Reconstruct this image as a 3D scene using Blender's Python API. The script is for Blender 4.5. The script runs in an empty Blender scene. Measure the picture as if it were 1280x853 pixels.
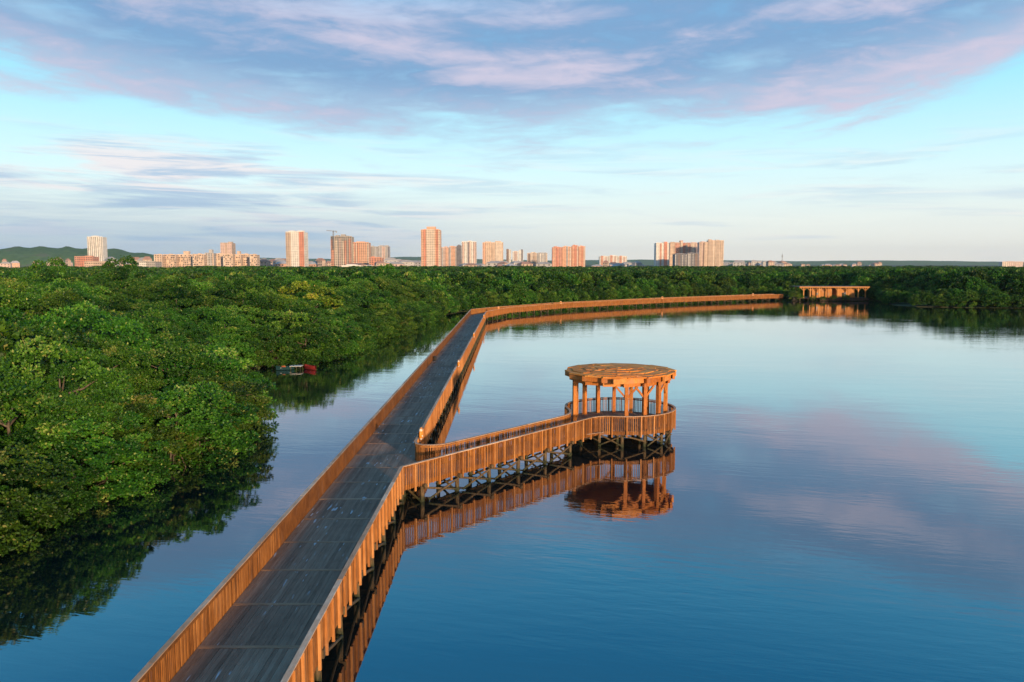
import bpy, bmesh, math, random
import numpy as np
from mathutils import Vector, Matrix
R = math.radians
random.seed(7)
scene = bpy.context.scene
C = scene.collection

# ------------------------------------------------------------------ camera
CAM_H, FPX = 13.0, 1000.0
PITCH = math.atan(96.5 / FPX)
cam_d = bpy.data.cameras.new('camera')
cam_d.sensor_width = 36.0
cam_d.lens = 36.0 * FPX / 1280.0
cam_d.clip_start, cam_d.clip_end = 0.5, 60000
cam = bpy.data.objects.new('camera', cam_d)
cam.location = (0, 0, CAM_H)
cam.rotation_euler = (math.pi / 2 - PITCH, 0, 0)
C.objects.link(cam)
scene.camera = cam

# ------------------------------------------------------------------ node helper
class N:
    """tiny expression builder for shader nodes"""
    def __init__(s, tree): s.t = tree
    def new(s, kind, **kw):
        n = s.t.nodes.new(kind)
        for k, v in kw.items(): setattr(n, k, v)
        return n
    def put(s, sock, v):
        if isinstance(v, bpy.types.NodeSocket): s.t.links.new(v, sock)
        elif v is not None:
            if sock.type == 'RGBA' and len(v) == 3: v = (*v, 1)
            sock.default_value = v
    def m(s, op, a, b=None, c=None, clamp=False):
        n = s.new('ShaderNodeMath', operation=op, use_clamp=clamp)
        for i, v in enumerate((a, b, c)):
            if v is not None: s.put(n.inputs[i], v)
        return n.outputs[0]
    def step(s, v, a, b, lo=0.0, hi=1.0):
        n = s.new('ShaderNodeMapRange', interpolation_type='SMOOTHSTEP')
        for i, q in enumerate((v, a, b, lo, hi)): s.put(n.inputs[i], q)
        return n.outputs[0]
    def mix(s, f, a, b, blend='MIX'):
        n = s.new('ShaderNodeMix', data_type='RGBA', blend_type=blend)
        s.put(n.inputs[0], f); s.put(n.inputs[6], a); s.put(n.inputs[7], b)
        return n.outputs[2]
    def xyz(s, x, y, z):
        n = s.new('ShaderNodeCombineXYZ')
        for i, v in enumerate((x, y, z)): s.put(n.inputs[i], v)
        return n.outputs[0]
    def noise(s, vec, scale, detail=4, rough=.55, dist=0.0):
        n = s.new('ShaderNodeTexNoise')
        s.put(n.inputs['Vector'], vec)
        n.inputs['Scale'].default_value = scale; n.inputs['Detail'].default_value = detail
        n.inputs['Roughness'].default_value = rough; n.inputs['Distortion'].default_value = dist
        return n.outputs['Fac']
    def ramp(s, f, stops, interp='LINEAR'):
        n = s.new('ShaderNodeValToRGB'); cr = n.color_ramp; cr.interpolation = interp
        while len(cr.elements) > 1: cr.elements.remove(cr.elements[0])
        for i, (p, c) in enumerate(stops):
            e = cr.elements[0] if i == 0 else cr.elements.new(p)
            e.position = p; e.color = (*c, 1)
        s.put(n.inputs[0], f)
        return n.outputs[0]

# ------------------------------------------------------------------ sky and sun
SUN_EL, SUN_AZ = R(8.5), R(152.0)          # azimuth from +Y towards +X: behind the camera, to its right
world = bpy.data.worlds.new('World'); scene.world = world
world.use_nodes = True
wt = world.node_tree; wt.nodes.clear(); w = N(wt)
sky = w.new('ShaderNodeTexSky', sky_type='NISHITA', sun_disc=False)
sky.sun_elevation, sky.sun_rotation = SUN_EL, SUN_AZ
sky.altitude, sky.air_density, sky.dust_density, sky.ozone_density = 0, 1.0, 0.6, 2.0
geo = w.new('ShaderNodeTexCoord')
sep = w.new('ShaderNodeSeparateXYZ'); wt.links.new(geo.outputs['Generated'], sep.inputs[0])
dx, dy, dz = sep.outputs
el = w.m('MULTIPLY', w.m('ARCSINE', dz), 57.2958)
az = w.m('MULTIPLY', w.m('ARCTAN2', dx, dy), 57.2958)
den = w.m('ADD', w.m('MAXIMUM', dz, 0.0), 0.10)
px_, py_ = w.m('DIVIDE', dx, den), w.m('DIVIDE', dy, den)
plane = w.xyz(px_, py_, 0.0)                                         # a flat cloud deck seen in perspective
aa = w.m('DIVIDE', w.m('ADD', az, 1.5), 33.0)
low = w.m('MULTIPLY_ADD', w.m('MINIMUM', w.m('MULTIPLY', aa, aa), 1.6), 3.6, 8.5)
rise = w.m('SUBTRACT', el, low)                                      # height above the bank's curved lower edge
streak = w.xyz(w.m('MULTIPLY', dx, 3.0), w.m('MULTIPLY', dy, 3.0), w.m('MULTIPLY', rise, .30))
n_big = w.noise(streak, .7, 3, .5, .2)
n_mid = w.noise(streak, 1.15, 7, .52, .30)
n_fine = w.noise(w.xyz(w.m('MULTIPLY', px_, 1.3), w.m('MULTIPLY', py_, 1.7), 7.7), 3.6, 6, .66, .5)
# clear-air colour: the physical sky, graded with height as the photograph shows it
clear = w.ramp(w.m('DIVIDE', el, 60.0, clamp=True), [(0, (1.0, .93, .80)), (.05, (.88, .93, .87)), (.11, (.66, .93, .98)), (.19, (.38, .82, 1.0)), (.3, (.12, .60, .98)), (.45, (.03, .37, .80)), (1, (.12, .36, .70))])
nish = w.mix(1.0, sky.outputs[0], (.125, .125, .125), 'MULTIPLY')
sunward = w.m('ADD', w.m('MULTIPLY', dx, math.sin(SUN_AZ)), w.m('MULTIPLY', dy, math.cos(SUN_AZ)))
base = w.mix(w.step(sunward, -.35, .9, .90, .15), nish, clear)
# main bank of altocumulus
wob = w.m('MULTIPLY', w.m('SUBTRACT', n_mid, .5), 10.0)
wob2 = w.m('ADD', w.m('MULTIPLY', w.m('SUBTRACT', n_big, .5), 4.0), w.m('MULTIPLY', w.m('SUBTRACT', n_fine, .5), 2.6))
elw = w.m('ADD', el, w.m('ADD', wob, wob2))
lowm = w.step(w.m('SUBTRACT', elw, low), -1.2, 1.7)
upm = w.step(elw, 22.5, 17.0)
dens = w.step(w.m('ADD', w.m('MULTIPLY', n_mid, .55), w.m('MULTIPLY', n_fine, .45)), .30, .50, .72, 1.0)
bank = w.m('MULTIPLY', w.m('MULTIPLY', lowm, upm), dens)
pinkf = w.step(w.m('ADD', w.m('MULTIPLY', n_mid, .7), w.m('MULTIPLY', n_fine, .3)), .46, .68)
thick = w.step(w.m('SUBTRACT', elw, low), .2, 4.5)                   # the sunlit fringe is paler than the grey-blue middle
bcol = w.mix(pinkf, w.mix(thick, (.38, .52, .69), (.19, .33, .55)), (.58, .53, .66))
col = w.mix(w.m('MULTIPLY', bank, .94), base, bcol)
# long low stratus streaks, thicker on one side, and the veil over the horizon
st = w.noise(w.xyz(w.m('MULTIPLY', az, .042), w.m('MULTIPLY_ADD', el, .40, w.m('MULTIPLY', az, .012)), 1.3), 1.5, 7, .56, .5)
st2 = w.noise(w.xyz(w.m('MULTIPLY', az, .05), w.m('MULTIPLY', el, .8), 9.3), 2.0, 6, .6, .8)
side = w.step(az, 2.0, -22.0, .42, 1.0)
lowband = w.m('MULTIPLY', w.step(el, 9.5, 6.5), w.step(el, -1, 2.5))
sm = w.m('MULTIPLY', w.m('MULTIPLY', w.step(st, w.step(az, 5.0, -20.0, .50, .41), w.step(az, 5.0, -20.0, .66, .56)), lowband), side)
scol = w.mix(w.step(st2, .40, .60), (.42, .55, .71), (.82, .77, .78))
col = w.mix(w.m('MULTIPLY', sm, .9), col, scol)
veil = w.m('MULTIPLY', w.step(w.m('ADD', el, w.m('MULTIPLY', w.m('SUBTRACT', st2, .5), 4.0)), 6.0, 1.5), w.step(az, 12.0, -24.0, .12, .68))
col = w.mix(veil, col, (.30, .46, .61))
bg = w.new('ShaderNodeBackground'); wt.links.new(col, bg.inputs[0]); bg.inputs[1].default_value = 1.0
wo = w.new('ShaderNodeOutputWorld'); wt.links.new(bg.outputs[0], wo.inputs[0])
world.cycles.sampling_method = 'MANUAL'; world.cycles.sample_map_resolution = 1024

sun_d = bpy.data.lights.new('sun', 'SUN'); sun_d.energy = 4.6; sun_d.angle = R(2.0); sun_d.color = (1.0, .73, .45)
sun = bpy.data.objects.new('sun', sun_d)
to_sun = Vector((math.sin(SUN_AZ) * math.cos(SUN_EL), math.cos(SUN_AZ) * math.cos(SUN_EL), math.sin(SUN_EL)))
sun.rotation_euler = to_sun.to_track_quat('Z', 'Y').to_euler(); sun.location = (60, -60, 60)
C.objects.link(sun)
vs = scene.view_settings
vs.view_transform = 'Standard'; vs.look = 'None'; vs.exposure = 0.2; vs.gamma = 1.0; vs.use_curve_mapping = False
scene.cycles.use_denoising = True
scene.cycles.max_bounces = 6; scene.cycles.diffuse_bounces = 2; scene.cycles.glossy_bounces = 3
scene.cycles.transmission_bounces = 3; scene.cycles.volume_bounces = 0

# ------------------------------------------------------------------ materials
XL, XR = -9.74, -5.87                                # the two railings of the main boardwalk
MATS = {}
def mat(name, build):
    m = bpy.data.materials.new(name); m.use_nodes = True
    t = m.node_tree; t.nodes.clear(); n = N(t)
    out = n.new('ShaderNodeOutputMaterial'); sh = build(n)
    t.links.new(sh, out.inputs[0]); MATS[name] = m
    return m
def bsdf(n, color, rough=.7, ior=1.45, spec=.5, normal=None, metal=0.0):
    p = n.new('ShaderNodeBsdfPrincipled')
    n.put(p.inputs['Base Color'], color); n.put(p.inputs['Roughness'], rough)
    p.inputs['IOR'].default_value = ior; p.inputs['Specular IOR Level'].default_value = spec
    p.inputs['Metallic'].default_value = metal
    if normal is not None: n.t.links.new(normal, p.inputs['Normal'])
    return p.outputs[0]
def pos(n): return n.new('ShaderNodeNewGeometry').outputs['Position']
def rnd(n): return n.new('ShaderNodeObjectInfo').outputs['Random']
def scalev(n, v, s):
    q = n.new('ShaderNodeVectorMath', operation='MULTIPLY'); n.put(q.inputs[0], v); q.inputs[1].default_value = s
    return q.outputs[0]
def bump(n, h, strength=.3, dist=.02):
    b = n.new('ShaderNodeBump'); b.inputs['Strength'].default_value = strength; b.inputs['Distance'].default_value = dist
    n.put(b.inputs['Height'], h); return b.outputs[0]

def wood(name, a, b, c, rough=.62, gs=(7, 7, .8)):
    def f(n):
        p = pos(n)
        g = n.noise(scalev(n, p, gs), 3.0, 5, .65)
        big = n.noise(p, .9, 3, .6)
        v = n.m('ADD', n.m('MULTIPLY', g, .6), n.m('MULTIPLY', big, .4))
        rv = rnd(n); v = n.m('ADD', v, n.m('MULTIPLY', n.m('SUBTRACT', rv, .5), .30))
        col = n.ramp(v, [(.30, a), (.52, b), (.72, c)])
        grey = n.m('MULTIPLY', n.step(n.noise(scalev(n, p, (1, 1, .3)), 1.7, 4, .6), .52, .70), .45)      # patches bleached by the weather
        col = n.mix(grey, col, tuple(.55 * x + .30 * (.45 * b[0] + .55 * b[1]) for x in b))
        return bsdf(n, col, rough, spec=.3, normal=bump(n, g, .35, .01))
    return mat(name, f)
wood('rail_wood', (.12, .040, .008), (.29, .102, .021), (.45, .18, .046))
wood('post_wood', (.24, .086, .02), (.42, .16, .042), (.56, .25, .085))
wood('rail_top', (.36, .19, .10), (.52, .31, .19), (.68, .48, .34), .7, (3, .6, 3))
wood('pergola_wood', (.30, .085, .016), (.50, .165, .032), (.66, .26, .06), gs=(3, 3, 1.2))
wood('roof_wood', (.48, .14, .022), (.66, .23, .040), (.76, .32, .07), .85, gs=(1.4, 2.6, 6))
wood('batten_wood', (.28, .14, .07), (.40, .21, .11), (.48, .28, .16), gs=(1, 6, 6))
wood('pavilion_wood', (.34, .125, .025), (.52, .21, .05), (.62, .29, .09))
wood('brown_wood', (.05, .024, .012), (.09, .045, .022), (.14, .075, .04))

def f_deck(n):
    p = pos(n)
    fine = n.noise(scalev(n, p, (9, .55, 1)), 2.2, 5, .7)
    blotch = n.noise(p, .55, 4, .6)
    sx = n.new('ShaderNodeSeparateXYZ'); n.put(sx.inputs[0], p)
    cell = n.xyz(n.m('FLOOR', n.m('DIVIDE', n.m('SUBTRACT', sx.outputs[0], XL + .03), (XR - XL - .06) / 27)), n.m('FLOOR', n.m('DIVIDE', n.m('SUBTRACT', sx.outputs[1], 23.73), 3.13)), 0.0)
    wn = n.new('ShaderNodeTexWhiteNoise', noise_dimensions='3D'); n.put(wn.inputs['Vector'], cell)   # every board has weathered a little differently
    v = n.m('ADD', n.m('MULTIPLY', fine, .65), n.m('MULTIPLY', blotch, .35))
    v = n.m('ADD', v, n.m('MULTIPLY', n.m('SUBTRACT', rnd(n), .5), .12))
    v = n.m('ADD', v, n.m('MULTIPLY', n.m('SUBTRACT', wn.outputs['Value'], .5), .22))
    col = n.ramp(v, [(.26, (.145, .078, .050)), (.52, (.275, .165, .110)), (.78, (.40, .265, .185))])
    # bird droppings and bleached scuffs that run along the boards
    sp = n.noise(scalev(n, p, (7.5, 1.1, 1)), 1.0, 1, .3)
    gate = n.step(n.noise(p, .35, 2, .5), .47, .58)
    wh = n.m('MULTIPLY', n.step(sp, .675, .70), gate)
    col = n.mix(n.m('MULTIPLY', wh, .8), col, (.55, .56, .60))
    return bsdf(n, col, n.step(fine, .2, .8, .62, .82), spec=.12, normal=bump(n, fine, .3, .01))
mat('deck_wood', f_deck)

def f_log(n):
    p = pos(n)
    z = n.new('ShaderNodeSeparateXYZ'); n.put(z.inputs[0], p); z = z.outputs[2]
    g = n.noise(scalev(n, p, (5, 5, 1.2)), 2.5, 4, .6)
    dry = n.ramp(g, [(.3, (.060, .036, .018)), (.7, (.165, .105, .050))])
    wet = n.ramp(g, [(.3, (.016, .018, .010)), (.7, (.05, .055, .022))])
    f = n.step(n.m('ADD', z, n.m('MULTIPLY', n.m('SUBTRACT', g, .5), .5)), .12, .5)
    return bsdf(n, n.mix(f, wet, dry), .7, spec=.3, normal=bump(n, g, .4, .02))
mat('log_wood', f_log)

def f_water(n):
    p = pos(n)
    rot = n.new('ShaderNodeVectorRotate', rotation_type='Z_AXIS'); n.put(rot.inputs['Vector'], p); rot.inputs['Angle'].default_value = R(14)
    q = rot.outputs[0]
    r1 = n.noise(scalev(n, q, (.30, 1.0, 1)), 2.1, 3, .5, .3)
    r2 = n.noise(scalev(n, q, (.16, .6, 1)), .62, 2, .5, .4)
    patch = n.step(n.noise(scalev(n, p, (.6, 1, 1)), .045, 3, .55), .36, .66, .25, 1.0)
    r3 = n.noise(scalev(n, q, (.22, 1.0, 1)), 4.6, 2, .5, .2)
    h = n.m('ADD', n.m('ADD', n.m('MULTIPLY', r1, .35), n.m('MULTIPLY', r2, .65)), n.m('MULTIPLY', r3, .11))
    h = n.m('MULTIPLY', h, patch)
    nm = bump(n, h, .27, .085)
    deep = n.new('ShaderNodeBsdfDiffuse'); n.put(deep.inputs[0], (.0012, .0085, .011, 1))
    gl = n.new('ShaderNodeBsdfGlossy'); gl.inputs['Roughness'].default_value = .03; gl.inputs[0].default_value = (1, 1, 1, 1); n.put(gl.inputs['Normal'], nm)
    fr = n.new('ShaderNodeFresnel'); fr.inputs[0].default_value = 1.333; n.put(fr.inputs['Normal'], nm)
    mx = n.new('ShaderNodeMixShader'); n.put(mx.inputs[0], n.m('POWER', fr.outputs[0], .51))
    n.t.links.new(deep.outputs[0], mx.inputs[1]); n.t.links.new(gl.outputs[0], mx.inputs[2])
    return mx.outputs[0]
mat('water', f_water)

def f_land(n):
    p = pos(n)
    a = n.noise(p, .05, 5, .6); b = n.noise(p, .004, 5, .65)
    col = n.ramp(a, [(.3, (.022, .030, .010)), (.6, (.045, .062, .020)), (.8, (.09, .085, .045))])
    col = n.mix(n.step(b, .5, .62), col, (.12, .10, .07))
    return bsdf(n, col, .95, spec=.1)
mat('land', f_land)
def f_hill(n):
    p = pos(n)
    a = n.noise(p, .03, 6, .7); b = n.noise(p, .006, 4, .6)
    col = n.ramp(a, [(.3, (.05, .10, .025)), (.7, (.13, .20, .055))])
    col = n.mix(n.step(b, .58, .64, 0, .5), col, (.16, .13, .09))
    return bsdf(n, col, .95, spec=.1, normal=bump(n, a, .8, 8))
mat('hill', f_hill)
def f_leaf(n, tint=(1, 1, 1)):
    at = n.new('ShaderNodeAttribute', attribute_name='shade'); v = at.outputs['Fac']
    r = rnd(n)
    a = n.ramp(v, [(0, (.006, .034, .003)), (.45, (.020, .088, .006)), (.8, (.062, .175, .012)), (1, (.20, .25, .06))])
    b = n.ramp(v, [(0, (.012, .038, .003)), (.45, (.044, .098, .007)), (.8, (.100, .168, .014)), (1, (.24, .22, .06))])
    col = n.mix(n.step(r, .35, 1.1), a, b)
    r2 = n.m('FRACT', n.m('MULTIPLY', r, 17.31)); br = n.step(r2, 0, 1, .80, 1.75)
    col = n.mix(1.0, col, n.xyz(n.m('MULTIPLY', br, 1.08), br, br), 'MULTIPLY')
    q = n.new('ShaderNodeVectorMath', operation='MULTIPLY'); n.put(q.inputs[0], col); q.inputs[1].default_value = tint
    d = bsdf(n, q.outputs[0], .5, spec=.35)
    tr = n.new('ShaderNodeBsdfTranslucent'); n.put(tr.inputs[0], q.outputs[0])
    mx = n.new('ShaderNodeMixShader'); mx.inputs[0].default_value = .25
    n.t.links.new(d, mx.inputs[1]); n.t.links.new(tr.outputs[0], mx.inputs[2])
    return mx.outputs[0]
mat('leaf', f_leaf)
mat('leaf_yellow', lambda n: f_leaf(n, (1.9, 1.4, 1.2)))
mat('bark', lambda n: bsdf(n, n.ramp(n.noise(scalev(n, pos(n), (4, 4, 1)), 2, 4, .6), [(.3, (.06, .042, .028)), (.7, (.19, .15, .11))]), .9, spec=.2))
def paint(name, c, rough=.8, var=.12, spec=.2):
    def f(n):
        g = n.noise(pos(n), .12, 4, .6)
        return bsdf(n, n.mix(n.step(g, .3, .7), tuple(x * (1 - var) for x in c), tuple(min(1, x * (1 + var)) for x in c)), rough, spec=spec)
    return mat(name, f)
for nm, c in dict(white=(.72, .66, .60), cream=(.66, .53, .43), tan=(.50, .37, .29), sand=(.62, .45, .34), orange=(.66, .38, .26), brick=(.58, .29, .21),
                  red=(.60, .25, .17), grey=(.44, .41, .40), slate=(.19, .18, .20), concrete=(.38, .34, .31), rose=(.60, .43, .37), darkbrown=(.25, .17, .14), roof_red=(.40, .22, .16)).items():
    paint(nm, c)
paint('window_glass', (.06, .058, .062), .3, .3, .5)
paint('shadow_gap', (.05, .04, .035), .9)
paint('steel', (.22, .22, .23), .5, .1, .5)
paint('buoy_orange', (.80, .26, .03), .45, .05, .4)
paint('buoy_white', (.80, .64, .46), .5, .05, .4)
paint('boat_red', (.15, .014, .012), .7); paint('boat_teal', (.010, .04, .045), .7); paint('boat_white', (.48, .46, .42), .7)
paint('plastic_orange', (.35, .09, .03), .7)
paint('dark_metal', (.03, .025, .025), .5)

# ------------------------------------------------------------------ object helpers
def link(o, parent=None):
    C.objects.link(o)
    if parent is not None: o.parent = parent
    return o
def wloc(o):
    v = Vector((0, 0, 0))
    while o is not None: v += o.location; o = o.parent
    return v
def tag(o, label=None, cat=None, group=None, kind=None):
    if label: o['label'] = label
    if cat: o['category'] = cat
    if group: o['group'] = group
    if kind: o['kind'] = kind
    return o
def thing(name, label, cat, loc=(0, 0, 0), group=None):
    o = bpy.data.objects.new(name, None); o.location = loc; o.empty_display_size = .3
    link(o); return tag(o, label, cat, group)
def part_empty(name, parent):
    o = bpy.data.objects.new(name, None); o.empty_display_size = .2
    return link(o, parent)
def obj(name, me, parent=None, loc=(0, 0, 0), rot=(0, 0, 0), scale=None):
    """loc is in the world; thing empties are never rotated"""
    o = bpy.data.objects.new(name, me)
    o.location = Vector(loc) - (wloc(parent) if parent else Vector((0, 0, 0)))
    o.rotation_euler = rot
    if scale is not None: o.scale = scale
    return link(o, parent)

BOXF = [(0, 3, 2, 1), (4, 5, 6, 7), (0, 1, 5, 4), (1, 2, 6, 5), (2, 3, 7, 6), (3, 0, 4, 7)]
class MB:
    def __init__(s): s.v, s.f, s.mi = [], [], []
    def add(s, vs, fs, mi=0):
        k = len(s.v); s.v += [tuple(q) for q in vs]; s.f += [tuple(k + i for i in f) for f in fs]; s.mi += [mi] * len(fs)
        return s
    def box(s, x0, x1, y0, y1, z0, z1, mi=0):
        return s.add([(x0, y0, z0), (x1, y0, z0), (x1, y1, z0), (x0, y1, z0), (x0, y0, z1), (x1, y0, z1), (x1, y1, z1), (x0, y1, z1)], BOXF, mi)
    def beam(s, a, b, wd, ht, mi=0, up=(0, 0, 1)):
        """rectangular bar from a to b, wd across, ht along up"""
        a, b = Vector(a), Vector(b); d = (b - a).normalized(); up = Vector(up)
        r = d.cross(up)
        if r.length < 1e-4: r = d.cross(Vector((1, 0, 0)))
        r.normalize(); u = r.cross(d)
        q = []
        for p in (a, b):
            for i, j in ((-1, -1), (1, -1), (1, 1), (-1, 1)): q.append(p + r * (i * wd / 2) + u * (j * ht / 2))
        return s.add(q, BOXF, mi)
    def tube(s, pts, rad, n=8, mi=0, caps=True):
        pts = [Vector(p) for p in pts]; k = len(pts)
        if not hasattr(rad, '__len__'): rad = [rad] * k
        vs = []
        for i, p in enumerate(pts):
            d = (pts[min(i + 1, k - 1)] - pts[max(i - 1, 0)]).normalized()
            x = d.cross(Vector((.31, .95, .1)) if abs(d.z) > .8 else Vector((0, 0, 1))).normalized(); y = d.cross(x)
            for j in range(n):
                t = 2 * math.pi * j / n; vs.append(p + (x * math.cos(t) + y * math.sin(t)) * rad[i])
        fs = [(i * n + j, i * n + (j + 1) % n, (i + 1) * n + (j + 1) % n, (i + 1) * n + j) for i in range(k - 1) for j in range(n)]
        if caps: fs += [tuple(range(n))[::-1], tuple((k - 1) * n + j for j in range(n))]
        return s.add(vs, fs, mi)
    def mesh(s, name, mats, smooth=False, flip=False):
        me = bpy.data.meshes.new(name); me.from_pydata(s.v, [], s.f)
        for m in ([mats] if isinstance(mats, str) else mats): me.materials.append(MATS[m])
        if len(me.materials) > 1: me.polygons.foreach_set('material_index', s.mi)
        if smooth: me.polygons.foreach_set('use_smooth', [True] * len(me.polygons))
        bm = bmesh.new(); bm.from_mesh(me); bmesh.ops.recalc_face_normals(bm, faces=bm.faces)
        if flip:
            for f in bm.faces:
                if f.normal.z < 0: f.normal_flip()
        bm.to_mesh(me); bm.free()
        me.update(); return me

# ------------------------------------------------------------------ ground, water, hills
SHORE = [(-26, -60), (-25, 10), (-24.5, 28), (-25.5, 34), (-25, 40), (-24.5, 45), (-23.2, 49), (-21.7, 52), (-21.7, 56), (-23.0, 62), (-27, 70), (-32.5, 78), (-37, 88), (-35, 100), (-28, 104), (-26, 112), (-24.5, 132),
         (-22.5, 158), (-20.5, 180), (-19, 196), (-14, 218), (-4, 234), (16, 252), (40, 276), (62, 297), (92, 306), (118, 303), (130, 290), (127, 270), (120, 252), (123, 243), (140, 237), (170, 232), (230, 226), (420, 200)]
from mathutils.geometry import tessellate_polygon
bm = bmesh.new()
ring = SHORE + [(900, 190), (900, 600), (-900, 600), (-900, -60)]
top = [bm.verts.new((x, y, .10)) for x, y in ring]
for tri in tessellate_polygon([[Vector((x, y, 0)) for x, y in ring]]): bm.faces.new([top[k] for k in tri])
for rc in (((900, 150), (26000, 150), (26000, 600), (900, 600)), ((-26000, -60), (-900, -60), (-900, 600), (-26000, 600)), ((-26000, 600), (26000, 600), (26000, 40000), (-26000, 40000))):
    bm.faces.new([bm.verts.new((x, y, .10)) for x, y in rc])
for i in range(len(SHORE) - 1):                      # muddy bank that drops under the water
    a, b = SHORE[i], SHORE[i + 1]
    q = [bm.verts.new((*p, z)) for p, z in ((a, .10), (b, .10), (b, -.6), (a, -.6))]
    bm.faces.new(q)
bmesh.ops.recalc_face_normals(bm, faces=bm.faces)
me = bpy.data.meshes.new('ground'); bm.to_mesh(me); bm.free(); me.materials.append(MATS['land'])
tag(obj('ground', me), kind='structure')
wm = MB().add([(-400, -200, 0), (1600, -200, 0), (1600, 420, 0), (-400, 420, 0)], [(0, 1, 2, 3)]).mesh('water', 'water', flip=True)
tag(obj('water', wm), kind='structure')

def hill(name, prof, D, depth, label):
    """prof: (image x, image y) crest points converted to real height at distance D"""
    xs = np.array([(p[0] - 640) / FPX * D for p in prof]); zs = np.array([(330 - p[1]) / FPX * D + CAM_H for p in prof])
    nx, ny = 160, 14; rs = np.random.RandomState(len(name) + int(D))
    X = np.linspace(xs[0], xs[-1], nx); Z = np.interp(X, xs, zs)
    for k in (3, 7, 15, 31, 60): Z += (Z - 2) * .045 / k ** .5 * np.sin(X / (xs[-1] - xs[0]) * 6.283 * k + rs.rand() * 6)
    vs = []
    for j in range(ny):
        t = j / (ny - 1) * 2 - 1; s = max(0, math.cos(t * math.pi / 2)) ** .8
        for i in range(nx): vs.append((X[i], D + t * depth + 12 * math.sin(i * .7 + j), Z[i] * s * (1 + .08 * math.sin(i * .9 + j * 2.1)) - 1))
    fs = [(j * nx + i, j * nx + i + 1, (j + 1) * nx + i + 1, (j + 1) * nx + i) for j in range(ny - 1) for i in range(nx - 1)]
    return tag(obj(name, MB().add(vs, fs).mesh(name, 'hill', True)), kind='structure')
hill('hill', [(-420, 322), (-250, 314), (-120, 317), (-60, 313), (0, 313), (30, 310), (60, 308.5), (100, 310), (140, 312), (165, 316), (195, 319), (230, 325), (300, 330)], 4200, 500, '')
hill('hill', [(-500, 320), (0, 314), (40, 312), (200, 322), (330, 323), (420, 324), (490, 322), (520, 321), (560, 324), (700, 326), (800, 325), (900, 326), (1000, 327), (1060, 326), (1140, 326), (1280, 328), (1500, 326), (1800, 327)], 9000, 900, '')

# ------------------------------------------------------------------ timber boardwalk
DECK, RAIL = 1.20, 2.28
def lerp_path(path):
    P = [Vector((*p, 0)) for p in path]; L = [0]
    for a, b in zip(P, P[1:]): L.append(L[-1] + (b - a).length)
    def at(s):
        s = min(max(s, 0), L[-1] - 1e-6)
        for i in range(len(P) - 1):
            if s <= L[i + 1]:
                d = (P[i + 1] - P[i]).normalized()
                return P[i] + d * (s - L[i]), d
    return at, L[-1]
def bezier(a, b, c, d, n=8):
    a, b, c, d = map(Vector, (a, b, c, d)); o = []
    for i in range(n + 1):
        t = i / n; o.append(tuple(a * (1 - t) ** 3 + b * 3 * t * (1 - t) ** 2 + c * 3 * t * t * (1 - t) + d * t ** 3))
    return o

PK = {}
def piece(key, fn):
    if key not in PK: PK[key] = fn()
    return PK[key]
M_POST = MB().box(-.045, .045, -.045, .045, .78, RAIL - .03).mesh('post', 'post_wood')
def picket_mesh(wd, i):
    r = random.Random(i)
    return MB().box(-wd / 2, wd / 2, -.016, .016, .93 + r.uniform(-.02, .02), RAIL - .035).mesh('picket', 'rail_wood')

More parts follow.
